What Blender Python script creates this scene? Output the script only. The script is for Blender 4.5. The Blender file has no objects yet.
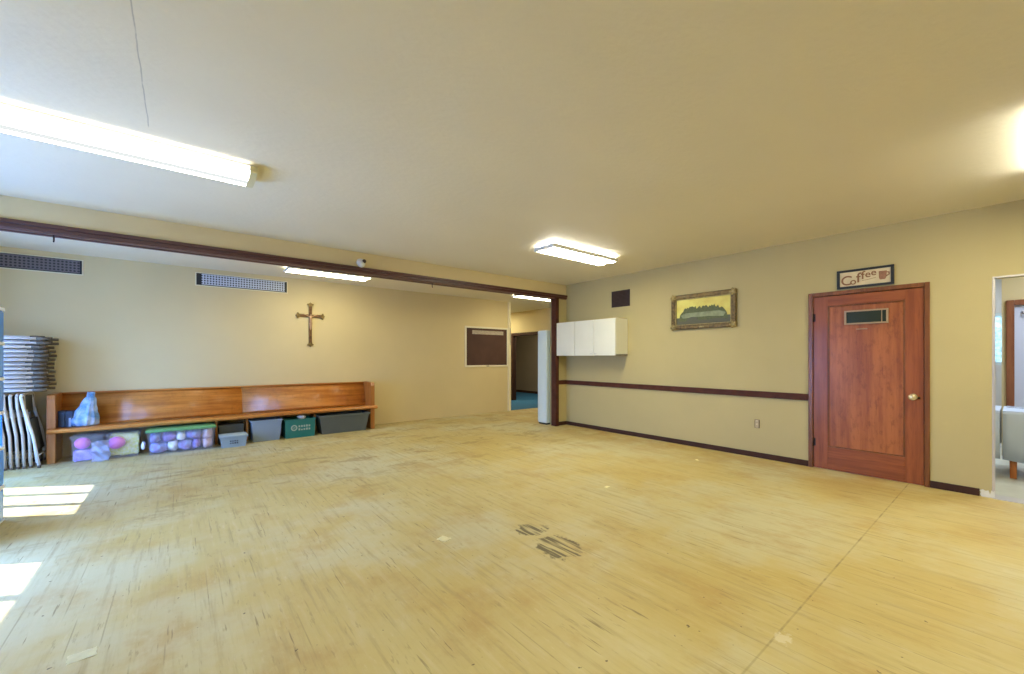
import bpy, bmesh, math, random
from mathutils import Vector, Matrix, noise
R = math.radians
random.seed(7)
S = bpy.context.scene
COL = S.collection

# ------------------------------------------------------------------ helpers
class MB:
    """collects shapes, then links them as ONE mesh object"""
    def __init__(self):
        self.bm = bmesh.new(); self.mi = 0
    def _fin(self, faces, smooth=False):
        for f in faces:
            f.material_index = self.mi; f.smooth = smooth
    def box(self, x0, x1, y0, y1, z0, z1, bev=0.0, seg=2):
        r = bmesh.ops.create_cube(self.bm, size=1.0)
        vs = r['verts']
        for v in vs:
            v.co = Vector(((x0+x1)/2+v.co.x*(x1-x0), (y0+y1)/2+v.co.y*(y1-y0), (z0+z1)/2+v.co.z*(z1-z0)))
        fs = list({f for v in vs for f in v.link_faces})
        self._fin(fs)
        if bev > 0:
            es = list({e for v in vs for e in v.link_edges})
            o = bmesh.ops.bevel(self.bm, geom=es, offset=bev, segments=seg, profile=.5, affect='EDGES')
            self._fin(o['faces'], True)
        return self
    def taper(self, x0, x1, y0, y1, z0, z1, inset, bev=0.0):
        """box whose foot is smaller than its top by inset on every side"""
        b = [(x0+inset, y0+inset, z0), (x1-inset, y0+inset, z0), (x1-inset, y1-inset, z0), (x0+inset, y1-inset, z0)]
        t = [(x0, y0, z1), (x1, y0, z1), (x1, y1, z1), (x0, y1, z1)]
        vs = [self.bm.verts.new(p) for p in b+t]
        q = [(3, 2, 1, 0), (4, 5, 6, 7), (0, 1, 5, 4), (1, 2, 6, 5), (2, 3, 7, 6), (3, 0, 4, 7)]
        fs = [self.bm.faces.new([vs[i] for i in f]) for f in q]
        self._fin(fs)
        if bev > 0:
            es = list({e for v in vs for e in v.link_edges})
            o = bmesh.ops.bevel(self.bm, geom=es, offset=bev, segments=2, profile=.5, affect='EDGES')
            self._fin(o['faces'], True)
        return self
    def open_tub(self, x0, x1, y0, y1, z0, z1, inset, th=.006, rim=.012, rimh=.02):
        """tapered tub with real wall thickness and a turned-out rim"""
        def ring(a, z, i):
            return [self.bm.verts.new(p) for p in ((x0+i+a, y0+i+a, z), (x1-i-a, y0+i+a, z), (x1-i-a, y1-i-a, z), (x0+i+a, y1-i-a, z))]
        h = z1-z0
        rows = [ring(0, z0, inset), ring(0, z1-rimh, inset*rimh/h), ring(-rim, z1-rimh, 0), ring(-rim, z1, 0), ring(th, z1, 0), ring(th, z0+th, inset)]
        fs = []
        for a, b in zip(rows, rows[1:]):
            for i in range(4):
                fs.append(self.bm.faces.new((a[i], a[(i+1) % 4], b[(i+1) % 4], b[i])))
        fs.append(self.bm.faces.new(list(reversed(rows[0])))); fs.append(self.bm.faces.new(rows[-1]))
        self._fin(fs); return self
    def tube(self, pts, r, seg=10, caps=True, flat=1.0):
        pts = [Vector(p) for p in pts]; rs = r if isinstance(r, (list, tuple)) else [r]*len(pts)
        rings = []; up = None
        for i, p in enumerate(pts):
            d = (pts[min(i+1, len(pts)-1)]-pts[max(i-1, 0)]).normalized()
            if up is None:
                up = Vector((0, 0, 1)) if abs(d.z) < .9 else Vector((0, 1, 0))
            s = d.cross(up).normalized(); u = s.cross(d).normalized(); up = u
            rings.append([self.bm.verts.new(p+(s*math.cos(2*math.pi*k/seg)+u*math.sin(2*math.pi*k/seg)*flat)*rs[i]) for k in range(seg)])
        fs = []
        for a, b in zip(rings, rings[1:]):
            for k in range(seg):
                fs.append(self.bm.faces.new((a[k], a[(k+1) % seg], b[(k+1) % seg], b[k])))
        self._fin(fs, True)
        if caps:
            self._fin([self.bm.faces.new(list(reversed(rings[0]))), self.bm.faces.new(rings[-1])])
        return self
    def lathe(self, prof, c, axis='Z', seg=24, sx=1.0, sy=1.0):
        c = Vector(c); rings = []
        for (r, h) in prof:
            ring = []
            for k in range(seg):
                a = 2*math.pi*k/seg; u, v = r*math.cos(a)*sx, r*math.sin(a)*sy
                p = {'Z': (u, v, h), 'X': (h, u, v), 'Y': (v, h, u)}[axis]
                ring.append(self.bm.verts.new(c+Vector(p)))
            rings.append(ring)
        fs = []
        for a, b in zip(rings, rings[1:]):
            for k in range(seg):
                fs.append(self.bm.faces.new((a[k], a[(k+1) % seg], b[(k+1) % seg], b[k])))
        self._fin(fs, True)
        self._fin([self.bm.faces.new(list(reversed(rings[0]))), self.bm.faces.new(rings[-1])])
        return self
    def prism(self, poly, axis, a0, a1, smooth=False):
        """poly: 2-D outline; axis 'X': poly is (y,z); 'Y': (x,z); 'Z': (x,y)"""
        def P(u, v, a):
            return {'X': (a, u, v), 'Y': (u, a, v), 'Z': (u, v, a)}[axis]
        A = [self.bm.verts.new(P(u, v, a0)) for u, v in poly]; B = [self.bm.verts.new(P(u, v, a1)) for u, v in poly]
        n = len(poly); fs = []
        for i in range(n):
            fs.append(self.bm.faces.new((A[i], A[(i+1) % n], B[(i+1) % n], B[i])))
        self._fin(fs, smooth)
        self._fin([self.bm.faces.new(list(reversed(A))), self.bm.faces.new(B)])
        return self
    def ball(self, c, rx, ry, rz, u=20, v=14):
        r = bmesh.ops.create_uvsphere(self.bm, u_segments=u, v_segments=v, radius=1.0)
        for w in r['verts']:
            w.co = Vector((c[0]+w.co.x*rx, c[1]+w.co.y*ry, c[2]+w.co.z*rz))
        self._fin(list({f for w in r['verts'] for f in w.link_faces}), True); return self
    def crumple(self, amp, freq, seed=0.0):
        for v in self.bm.verts:
            n = noise.noise_vector(v.co*freq+Vector((seed, seed*1.7, -seed)))
            v.co += n*amp
        return self
    def build(self, name, mats, parent=None, loc=None):
        bmesh.ops.recalc_face_normals(self.bm, faces=self.bm.faces)
        me = bpy.data.meshes.new(name); self.bm.to_mesh(me); self.bm.free()
        for m in (mats if isinstance(mats, (list, tuple)) else [mats]):
            me.materials.append(m)
        o = bpy.data.objects.new(name, me); COL.objects.link(o)
        if parent: o.parent = parent
        if loc: o.location = loc
        return o

def tag(o, label, cat, group=None, kind=None):
    o['label'] = label; o['category'] = cat
    if group: o['group'] = group
    if kind: o['kind'] = kind
    return o
def thing(name, label, cat, loc=(0, 0, 0), group=None, rot=(0, 0, 0)):
    o = bpy.data.objects.new(name, None); COL.objects.link(o)
    o.empty_display_size = .1; o.location = loc; o.rotation_euler = rot
    return tag(o, label, cat, group)
def struct(name, mb, m, label, cat, parent=None):
    return tag(mb.build(name, m, parent), label, cat, None, 'structure')
def copy_tree(o, parent=None):
    c = o.copy(); COL.objects.link(c)
    if parent: c.parent = parent
    for ch in list(o.children): copy_tree(ch, c)
    return c

# ------------------------------------------------------------------ materials
def mat(name, col, rough=.5, metal=0., spec=.5, bump=0., bscale=40., var=0., vscale=6., stretch=(1, 1, 1), col2=None, trans=0., alpha=1., coat=0., emit=None, es=0.):
    m = bpy.data.materials.new(name); m.use_nodes = True
    nt = m.node_tree; N = nt.nodes; L = nt.links; b = N['Principled BSDF']
    b.inputs['Base Color'].default_value = (*col, 1); b.inputs['Roughness'].default_value = rough
    b.inputs['Metallic'].default_value = metal; b.inputs['Specular IOR Level'].default_value = spec
    b.inputs['Transmission Weight'].default_value = trans; b.inputs['Alpha'].default_value = alpha
    b.inputs['Coat Weight'].default_value = coat; b.inputs['Coat Roughness'].default_value = .15
    if emit: b.inputs['Emission Color'].default_value = (*emit, 1); b.inputs['Emission Strength'].default_value = es
    if var > 0 or bump > 0:
        tc = N.new('ShaderNodeTexCoord'); mp = N.new('ShaderNodeMapping'); mp.inputs['Scale'].default_value = stretch
        L.new(tc.outputs['Object'], mp.inputs['Vector'])
    if var > 0:
        n = N.new('ShaderNodeTexNoise'); n.inputs['Scale'].default_value = vscale; n.inputs['Detail'].default_value = 5
        L.new(mp.outputs['Vector'], n.inputs['Vector'])
        r = N.new('ShaderNodeValToRGB')
        c2 = col2 or tuple(c*(1-var) for c in col)
        r.color_ramp.elements[0].position = .35; r.color_ramp.elements[0].color = (*c2, 1)
        r.color_ramp.elements[1].position = .65; r.color_ramp.elements[1].color = (*col, 1)
        L.new(n.outputs['Fac'], r.inputs['Fac']); L.new(r.outputs['Color'], b.inputs['Base Color'])
    if bump > 0:
        n2 = N.new('ShaderNodeTexNoise'); n2.inputs['Scale'].default_value = bscale; n2.inputs['Detail'].default_value = 4
        L.new(mp.outputs['Vector'], n2.inputs['Vector'])
        bp = N.new('ShaderNodeBump'); bp.inputs['Strength'].default_value = bump; bp.inputs['Distance'].default_value = .01
        L.new(n2.outputs['Fac'], bp.inputs['Height']); L.new(bp.outputs['Normal'], b.inputs['Normal'])
    return m
def emis(name, col, s):
    m = bpy.data.materials.new(name); m.use_nodes = True; nt = m.node_tree; nt.nodes.clear()
    e = nt.nodes.new('ShaderNodeEmission'); o = nt.nodes.new('ShaderNodeOutputMaterial')
    e.inputs['Color'].default_value = (*col, 1); e.inputs['Strength'].default_value = s
    nt.links.new(e.outputs[0], o.inputs[0]); return m
def clear(name, col, share, rough=.25):
    """clear plastic: part see-through, part faint glossy body"""
    m = bpy.data.materials.new(name); m.use_nodes = True; nt = m.node_tree; N = nt.nodes; b = N['Principled BSDF']
    b.inputs['Base Color'].default_value = (*col, 1); b.inputs['Roughness'].default_value = rough
    t = N.new('ShaderNodeBsdfTransparent'); x = N.new('ShaderNodeMixShader'); x.inputs['Fac'].default_value = share
    nt.links.new(b.outputs[0], x.inputs[1]); nt.links.new(t.outputs[0], x.inputs[2]); nt.links.new(x.outputs[0], N['Material Output'].inputs['Surface'])
    return m

class G:
    """small node-graph writer"""
    def __init__(self, m):
        self.nt = m.node_tree; self.N = self.nt.nodes
    def _in(self, sock, v):
        if isinstance(v, (int, float)): sock.default_value = v
        elif isinstance(v, tuple): sock.default_value = v if len(v) == len(sock.default_value) else (*v, 1)
        else: self.nt.links.new(v, sock)
    def math(self, op, a, b=0.0, c=None):
        n = self.N.new('ShaderNodeMath'); n.operation = op; self._in(n.inputs[0], a); self._in(n.inputs[1], b)
        if c is not None: self._in(n.inputs[2], c)
        return n.outputs[0]
    def noise(self, vec, scale, detail=4, rough=.55):
        n = self.N.new('ShaderNodeTexNoise'); n.inputs['Scale'].default_value = scale; n.inputs['Detail'].default_value = detail
        n.inputs['Roughness'].default_value = rough; self.nt.links.new(vec, n.inputs['Vector']); return n.outputs['Fac']
    def scaled(self, vec, s, loc=(0, 0, 0)):
        n = self.N.new('ShaderNodeMapping'); n.inputs['Scale'].default_value = s; n.inputs['Location'].default_value = loc
        self.nt.links.new(vec, n.inputs['Vector']); return n.outputs[0]
    def step(self, x, a, b):
        n = self.N.new('ShaderNodeMapRange'); n.interpolation_type = 'SMOOTHSTEP'; self._in(n.inputs['Value'], x)
        n.inputs['From Min'].default_value = a; n.inputs['From Max'].default_value = b; return n.outputs[0]
    def mix(self, f, a, b):
        n = self.N.new('ShaderNodeMix'); n.data_type = 'RGBA'; self._in(n.inputs[0], f); self._in(n.inputs[6], a); self._in(n.inputs[7], b); return n.outputs[2]
    def white(self, vec):
        n = self.N.new('ShaderNodeTexWhiteNoise'); n.noise_dimensions = '3D'; self.nt.links.new(vec, n.inputs['Vector']); return n.outputs['Value']
    def comb(self, x, y, z=0.0):
        n = self.N.new('ShaderNodeCombineXYZ'); self._in(n.inputs[0], x); self._in(n.inputs[1], y); self._in(n.inputs[2], z); return n.outputs[0]

def floor_material():
    m = bpy.data.materials.new('worn_strip_floor'); m.use_nodes = True; g = G(m); N = g.N; b = N['Principled BSDF']
    tc = N.new('ShaderNodeTexCoord'); P = tc.outputs['Object']
    sp = N.new('ShaderNodeSeparateXYZ'); g.nt.links.new(P, sp.inputs[0]); X, Y = sp.outputs[0], sp.outputs[1]
    big = g.noise(P, .7, 5, .6); mid = g.noise(g.scaled(P, (1.2, .8, 1), (3, 7, 0)), 2.2, 6, .65)
    streak = g.noise(g.scaled(P, (16, 1.1, 1)), 1.6, 5, .6); fine = g.noise(g.scaled(P, (60, 4, 1)), 2.0, 4, .6)
    w = .058
    q = g.math('DIVIDE', X, w); idx = g.math('FLOOR', q); fr = g.math('FRACT', q)
    off = g.white(g.comb(idx, 3.1)); q2 = g.math('ADD', g.math('DIVIDE', Y, .85), g.math('MULTIPLY', off, 7.0))
    row = g.math('FLOOR', q2); tone = g.white(g.comb(idx, row, 1.0))
    c = g.mix(g.step(big, .35, .68), (.535, .415, .155), (.56, .475, .225))
    glue = g.noise(g.scaled(P, (.9, 1.1, 1), (8, 3, 0)), .75, 6, .62)
    c = g.mix(g.math('MULTIPLY', g.step(glue, .44, .64), .75), c, (.575, .55, .37))
    c = g.mix(g.math('MULTIPLY', g.step(mid, .52, .74), .40), c, (.60, .55, .37))           # pale glue residue
    c = g.mix(g.math('MULTIPLY', g.math('MAXIMUM', g.step(mid, .52, .28), g.math('MULTIPLY', g.step(X, 4.6, 5.7), g.step(mid, .60, .40))), .65), c, (.43, .27, .085))          # amber patches
    c = g.mix(g.math('MULTIPLY', g.step(streak, .5, .74), .55), c, (.35, .26, .12))         # streaks along the strips
    c = g.mix(g.math('MULTIPLY', g.step(streak, .48, .25), .35), c, (.64, .55, .34))
    c = g.mix(g.math('MULTIPLY', g.step(tone, .55, 1.0), .10), c, (.42, .30, .13))
    c = g.mix(g.math('MULTIPLY', g.step(fine, .60, .8), .3), c, (.30, .22, .10))
    # joints between strips, broken up
    dj = g.math('MINIMUM', fr, g.math('SUBTRACT', 1.0, fr))
    gapn = g.noise(g.scaled(P, (9, .9, 1), (11, 2, 0)), 1.4, 3)
    jt = g.math('MULTIPLY', g.step(dj, .075, .02), g.step(gapn, .54, .64))
    c = g.mix(g.math('MULTIPLY', jt, .38), c, (.20, .14, .06))
    scr2 = g.noise(g.scaled(P, (30, 5.5, 1), (5, 2, 0)), 1.0, 4, .65)
    c = g.mix(g.math('MULTIPLY', g.step(scr2, .60, .70), .42), c, (.27, .19, .08))
    c = g.mix(g.math('MULTIPLY', g.step(scr2, .40, .28), .35), c, (.66, .58, .36))
    scr = g.noise(g.scaled(P, (46, 2.6, 1), (2, 9, 0)), 1.0, 3, .6); scm = g.noise(P, 1.3, 3, .6)
    c = g.mix(g.math('MULTIPLY', g.math('MULTIPLY', g.step(scr, .64, .70), g.step(scm, .38, .54)), .7), c, (.19, .13, .055))
    # blotches of brown smear scattered along the far side of the room
    sm = g.noise(g.scaled(P, (1.0, 2.2, 1), (5, 1, 0)), 1.5, 7, .72)
    far = g.step(Y, 3.2, 5.5)
    c = g.mix(g.math('MULTIPLY', g.math('MULTIPLY', g.step(sm, .54, .60), g.step(sm, .68, .62)), g.math('MULTIPLY', far, .5)), c, (.27, .165, .055))
    # cross seam in the boards
    seam = g.math('MULTIPLY', g.step(g.math('ABSOLUTE', g.math('SUBTRACT', Y, .725)), .007, .002), g.math('MULTIPLY', g.step(X, 1.0, 1.3), g.math('ADD', .45, g.math('MULTIPLY', .55, g.step(g.noise(g.scaled(P, (7, 1, 1)), 1.0, 3), .5, .6)))))
    c = g.mix(g.math('MULTIPLY', seam, .6), c, (.15, .10, .045))
    # two dark tar prints with strip lines through them
    def print_mask(cx, cy, rx, ry, seed):
        e = g.math('SQRT', g.math('ADD', g.math('POWER', g.math('DIVIDE', g.math('SUBTRACT', X, cx), rx), 2.0), g.math('POWER', g.math('DIVIDE', g.math('SUBTRACT', Y, cy), ry), 2.0)))
        rough = g.noise(g.scaled(P, (1, 1, 1), (seed, seed, 0)), 9.0, 4, .7)
        e = g.math('ADD', e, g.math('MULTIPLY', g.math('SUBTRACT', rough, .5), 1.7))
        st = g.noise(g.scaled(P, (30, 2.2, 1), (seed, 0, 0)), 1.0, 2)
        return g.math('MULTIPLY', g.step(e, 1.0, .8), g.step(st, .42, .56))
    pm = g.math('MAXIMUM', print_mask(2.10, 2.36, .13, .12, 1.3), print_mask(2.05, 2.02, .16, .19, 4.7))
    c = g.mix(g.math('MULTIPLY', pm, .9), c, (.10, .07, .03))
    # white paint smear and little dark specks
    e = g.math('ADD', g.math('SQRT', g.math('ADD', g.math('POWER', g.math('DIVIDE', g.math('SUBTRACT', X, 2.21), .07), 2.0), g.math('POWER', g.math('DIVIDE', g.math('SUBTRACT', Y, .70), .05), 2.0))), g.math('MULTIPLY', g.math('SUBTRACT', g.noise(P, 22.0, 4, .7), .5), 2.6))
    c = g.mix(g.math('MULTIPLY', g.step(e, .8, .4), .6), c, (.72, .67, .50))
    spk = g.noise(P, 26.0, 2, .5)
    c = g.mix(g.math('MULTIPLY', g.step(spk, .735, .76), .8), c, (.08, .055, .03))
    g.nt.links.new(c, b.inputs['Base Color'])
    ro = g.math('ADD', .36, g.math('MULTIPLY', mid, .28)); g.nt.links.new(ro, b.inputs['Roughness'])
    b.inputs['Specular IOR Level'].default_value = .32
    bp = N.new('ShaderNodeBump'); bp.inputs['Strength'].default_value = .25; bp.inputs['Distance'].default_value = .004
    g.nt.links.new(g.math('SUBTRACT', streak, g.math('MULTIPLY', jt, .8)), bp.inputs['Height']); g.nt.links.new(bp.outputs[0], b.inputs['Normal'])
    return m

def wood(name, c1, c2, axis=0, rough=.3, scale=5., coat=.3, figure=0.):
    m = bpy.data.materials.new(name); m.use_nodes = True; g = G(m); N = g.N; b = N['Principled BSDF']
    tc = N.new('ShaderNodeTexCoord'); st = [9., 9., 9.]; st[axis] = .7
    v = g.scaled(tc.outputs['Object'], tuple(st)); n = g.noise(v, scale*.4, 6, .6); n2 = g.noise(g.scaled(tc.outputs['Object'], tuple(x*4 for x in st)), scale*.5, 3, .5)
    c = g.mix(g.step(n, .32, .68), c1, c2)
    c = g.mix(g.math('MULTIPLY', g.step(n2, .55, .75), .35), c, tuple(x*.55 for x in c1))
    if figure:
        f = g.noise(g.scaled(tc.outputs['Object'], (1, 1, .5)), 17, 6, .7)
        c = g.mix(g.math('MULTIPLY', g.step(f, .5, .66), figure), c, tuple(x*.5 for x in c1))
    g.nt.links.new(c, b.inputs['Base Color']); b.inputs['Roughness'].default_value = rough
    b.inputs['Coat Weight'].default_value = coat; b.inputs['Coat Roughness'].default_value = .2; b.inputs['Specular IOR Level'].default_value = .3
    return m

def perforated(name, ca, cb, scale, thr=.42):
    m = bpy.data.materials.new(name); m.use_nodes = True; g = G(m); N = g.N; b = N['Principled BSDF']
    tc = N.new('ShaderNodeTexCoord'); sp = N.new('ShaderNodeSeparateXYZ'); g.nt.links.new(tc.outputs['Object'], sp.inputs[0])
    def cell(s): return g.math('ABSOLUTE', g.math('SUBTRACT', g.math('FRACT', g.math('MULTIPLY', s, scale)), .5))
    d = g.math('ADD', g.math('POWER', cell(g.math('ADD', sp.outputs[0], sp.outputs[1])), 2.), g.math('POWER', cell(sp.outputs[2]), 2.))
    c = g.mix(g.step(d, .075, .13), cb, ca); g.nt.links.new(c, b.inputs['Base Color']); b.inputs['Roughness'].default_value = .5
    return m

M = {}
WALL = (.515, .430, .208)
M['wall'] = mat('wall_paint', WALL, .62, var=.06, vscale=1.3, bump=.12, bscale=70)
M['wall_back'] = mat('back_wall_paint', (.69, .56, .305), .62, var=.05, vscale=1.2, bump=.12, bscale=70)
M['floor'] = floor_material()
def ceiling_joint(m):
    g = G(m); b = g.N['Principled BSDF']; tc = g.N.new('ShaderNodeTexCoord'); sp = g.N.new('ShaderNodeSeparateXYZ'); g.nt.links.new(tc.outputs['Object'], sp.inputs[0])
    X, Y = sp.outputs[0], sp.outputs[1]; w = g.math('ADD', X, g.math('MULTIPLY', g.noise(g.scaled(tc.outputs['Object'], (0, 6, 0)), 1.0, 3), .012))
    ln = g.math('MULTIPLY', g.step(g.math('ABSOLUTE', g.math('ADD', w, .152)), .004, .001), g.math('MULTIPLY', g.step(Y, 3.42, 3.38), g.step(g.noise(tc.outputs['Object'], 9.0, 2), .1, .5)))
    src = b.inputs['Base Color'].links[0].from_socket
    g.nt.links.new(g.mix(g.math('MULTIPLY', ln, .55), src, (.25, .22, .17)), b.inputs['Base Color'])
M['ceil'] = mat('ceiling_paint', (.80, .735, .56), .5, var=.04, vscale=.8, bump=.28, bscale=20, stretch=(1, 1.6, 1))
ceiling_joint(M['ceil'])
M['trim'] = mat('oxblood_trim', (.095, .030, .018), .6, spec=.2, var=.3, vscale=9)
M['base'] = mat('dark_base', (.060, .026, .018), .65, spec=.2, var=.2, vscale=9)
M['track'] = mat('oxblood_track', (.085, .025, .020), .36, var=.25, vscale=7, stretch=(.3, 1, 1))
M['track_low'] = mat('track_underside', (.17, .085, .070), .5, var=.2, vscale=7, stretch=(.3, 1, 1))
M['cream'] = mat('cream_trim', (.80, .72, .50), .45)
M['white'] = mat('white_laminate', (.78, .78, .70), .35, var=.03, vscale=3)
M['white_cool'] = mat('white_enamel', (.66, .77, .80), .3)
M['under'] = mat('raw_particle_board', (.42, .33, .20), .7)
M['steel'] = mat('brushed_steel', (.62, .62, .62), .3, metal=1.)
M['door_v'] = wood('door_stile_wood', (.215, .055, .016), (.32, .092, .026), 2, .36, 5, .15)
M['door_h'] = wood('door_rail_wood', (.215, .055, .016), (.32, .092, .026), 1, .36, 5, .15)
M['door_p'] = wood('door_panel_wood', (.26, .072, .018), (.42, .135, .036), 2, .36, 4, .12, .40)
M['casing'] = wood('door_casing_wood', (.15, .050, .016), (.25, .088, .028), 2, .35, 5, .2)
M['pew'] = wood('honey_oak_pew', (.42, .135, .022), (.66, .27, .055), 0, .34, 4, .35, .2)
M['pew_end'] = wood('honey_oak_pew_end', (.33, .115, .026), (.50, .205, .048), 2, .28, 4, .5)
M['dark'] = mat('dark_void', (.018, .018, .018), .6)
M['black'] = mat('black_paint', (.018, .020, .018), .4)
M['grille'] = perforated('bluish_perforated_grille', (.55, .60, .70), (.03, .032, .045), 27)
M['grille_dark'] = perforated('dark_perforated_grille', (.16, .135, .14), (.03, .025, .028), 27)
M['vent'] = mat('brown_vent', (.045, .025, .024), .5, var=.3, vscale=30)
M['gold'] = mat('gilt_frame', (.20, .125, .035), .4, metal=.4, var=.7, vscale=38, bump=.6, bscale=60)
M['gold_lip'] = mat('gilt_lip', (.42, .32, .12), .4, metal=.4, var=.5, vscale=50)
M['board'] = mat('brown_felt_board', (.088, .040, .030), .8, var=.2, vscale=3)
M['alu'] = mat('pale_aluminium', (.80, .74, .58), .4)
M['paper'] = mat('paper', (.50, .42, .33), .8, var=.3, vscale=18, stretch=(1, 1, 4))
M['scrap'] = mat('cream_paper_scrap', (.95, .90, .62), .8)
M['carpet'] = mat('blue_carpet', (.012, .115, .27), .95, var=.25, vscale=30, bump=.5, bscale=300)
M['taupe'] = mat('taupe_corridor_paint', (.30, .235, .18), .7, var=.05, vscale=2)
M['brass'] = mat('cream_brass_knob', (.78, .66, .42), .2, metal=.55)
M['brass_dark'] = mat('aged_brass', (.30, .20, .07), .35, metal=.8)
M['hinge'] = mat('dark_hinge', (.03, .018, .014), .4, metal=.6)
M['plate'] = mat('beige_plate', (.62, .52, .34), .4)
M['plate_shade'] = mat('brown_plate_shade', (.16, .11, .055), .5)  # shade at the outlet's edge as a flat brown
M['plaster'] = mat('broken_white_plaster', (.78, .76, .70), .9, bump=1., bscale=50)
M['cross_wood'] = mat('antique_bronze_wood', (.20, .095, .032), .42, metal=.25, var=.5, vscale=25)
M['cross_tip'] = mat('aged_gilt', (.27, .18, .06), .4, metal=.5, var=.5, vscale=40)
M['corpus'] = mat('pale_bronze', (.50, .30, .16), .4, metal=.25)
M['chair_metal'] = mat('grey_enamel_tube', (.56, .47, .37), .6, spec=.25)
M['chair_flat'] = mat('silver_grey_rail', (.62, .60, .60), .45)
M['chair_pad'] = mat('charcoal_pad', (.085, .09, .088), .6)
M['chair_pan'] = mat('grey_steel_pan', (.50, .50, .51), .5)
M['rubber'] = mat('dark_rubber', (.12, .09, .06), .7)
M['chair_light'] = mat('light_grey_enamel_tube', (.70, .70, .72), .35)
M['bin_teal'] = mat('teal_blue_bin', (.006, .22, .72), .35)
M['bin_blue'] = mat('bright_blue_bin', (.08, .33, .95), .35)
M['rack_white'] = mat('white_rack', (.86, .91, .97), .4)
M['tote_grey'] = mat('blue_grey_tote', (.25, .32, .42), .45)
M['tote_dark'] = mat('slate_tote', (.105, .122, .118), .5)
M['tub'] = mat('pale_slate_tub', (.31, .40, .47), .45)
M['tub_lid'] = mat('pale_slate_lid', (.45, .54, .58), .4)
M['olive_box'] = mat('dark_olive_box', (.085, .09, .075), .6)  # dark grey-green is the box's own colour
M['crate'] = mat('deep_teal_crate', (.012, .17, .155), .45)
M['print'] = mat('pale_print', (.34, .44, .38), .6)
M['ink'] = mat('dark_print', (.07, .09, .12), .6)
M['clear'] = clear('clear_plastic', (.86, .88, .98), .93)
M['clear_bag'] = clear('clear_bag_film', (.75, .76, .98), .50)
M['green_lid'] = mat('green_lid', (.17, .42, .17), .4)
M['fabric_mix'] = mat('blue_violet_cloth', (.38, .52, .95), .7, var=.7, vscale=11, col2=(.30, .20, .52), bump=.5, bscale=25)
M['cloth_white'] = mat('white_cloth_bundle', (.92, .92, .96), .7, bump=.5, bscale=25)
M['cloth_pink'] = mat('dusty_pink_cloth', (.70, .50, .55), .7, bump=.5, bscale=25)
M['pink'] = mat('pink_ball', (.80, .17, .60), .3)
M['violet'] = mat('violet_cloth', (.46, .32, .86), .6, var=.4, vscale=15)
M['lime'] = mat('lime_shred', (.82, .80, .14), .7, var=.55, vscale=34, col2=(.90, .88, .45), bump=.9, bscale=60)
M['bag_blue'] = mat('blue_print_bag', (.50, .62, .82), .35, var=.8, vscale=11, col2=(.07, .24, .52), bump=.4, bscale=30)
M['navy'] = mat('navy_box', (.010, .035, .10), .4, var=.3, vscale=12)
M['navy_light'] = mat('pale_blue_print', (.30, .42, .62), .5)
M['vinyl'] = mat('pale_vinyl_floor', (.62, .62, .53), .35, var=.18, vscale=4)
M['cloth'] = mat('white_tablecloth', (.50, .58, .76), .75, bump=.25, bscale=9)
M['runner'] = mat('dark_blue_runner', (.05, .07, .18), .8, var=.8, vscale=30, col2=(.55, .60, .72))
M['leg_wood'] = wood('orange_pine', (.34, .105, .028), (.48, .17, .05), 2, .4, 5, .2)
M['frame_wood'] = wood('red_brown_frame', (.20, .065, .030), (.30, .11, .05), 2, .4, 5, .2)
M['pale_door'] = mat('pale_lilac_door', (.62, .66, .82), .45)
M['bead'] = mat('galvanised_corner', (.58, .55, .55), .4, metal=.6)
M['hedge'] = mat('hedge_leaves', (.74, .74, .50), .8, var=.6, vscale=18)
M['glass'] = clear('window_glass', (.9, .95, .95), .93, .05)
LAMP = (1.0, .935, .62)
M['lens'] = emis('lamp_lens', LAMP, 38.0)
M['lens_bay'] = emis('bay_lamp_lens', LAMP, 16.0)
M['wrap_centre'] = emis('wrap_lamp_centre', (.95, 1, 1), .80)
M['lens_soft'] = emis('wrap_lamp_lens', (1, .98, .90), 9.0)
M['side_soft'] = emis('wrap_lamp_side', (1, .98, .95), 1.25)
M['slot_bay'] = emis('bay_lamp_slot', LAMP, 12.0)
M['lens_dim'] = emis('lamp_lens_centre', LAMP, 1.25)
M['lens_side'] = emis('lamp_lens_side', (1, .98, .90), 34.0)
M['slot'] = emis('lamp_slot', (1, .95, .82), 26.0)
M['lamp_metal'] = mat('white_lamp_pan', (.62, .64, .66), .4)
M['lamp_cream'] = mat('cream_lamp_cap', (.66, .60, .34), .4)
M['pane_dark'] = mat('dark_green_glass', (.022, .034, .028), .15)
M['pane_frame'] = mat('tan_vent_frame', (.38, .27, .15), .4)
M['sensor'] = mat('white_sensor', (.75, .74, .68), .4)
M['sign_cream'] = mat('cream_sign', (.74, .62, .40), .7, var=.15, vscale=9)
M['sign_text'] = mat('brown_lettering', (.26, .12, .055), .7)
M['sign_cup'] = mat('russet_cup', (.36, .17, .10), .7, var=.3, vscale=40)
M['sky_p'] = mat('painted_yellow_sky', (.80, .74, .20), .6, var=.35, vscale=5, col2=(.68, .55, .12))
M['bush_p'] = mat('painted_dark_bushes', (.055, .080, .022), .6, var=.5, vscale=60, col2=(.12, .13, .05))
M['pale_p'] = mat('painted_pale_bank', (.30, .34, .20), .6, var=.3, vscale=20)
M['earth_p'] = mat('painted_dark_earth', (.085, .092, .055), .6, var=.4, vscale=30, col2=(.09, .09, .06))

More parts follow.
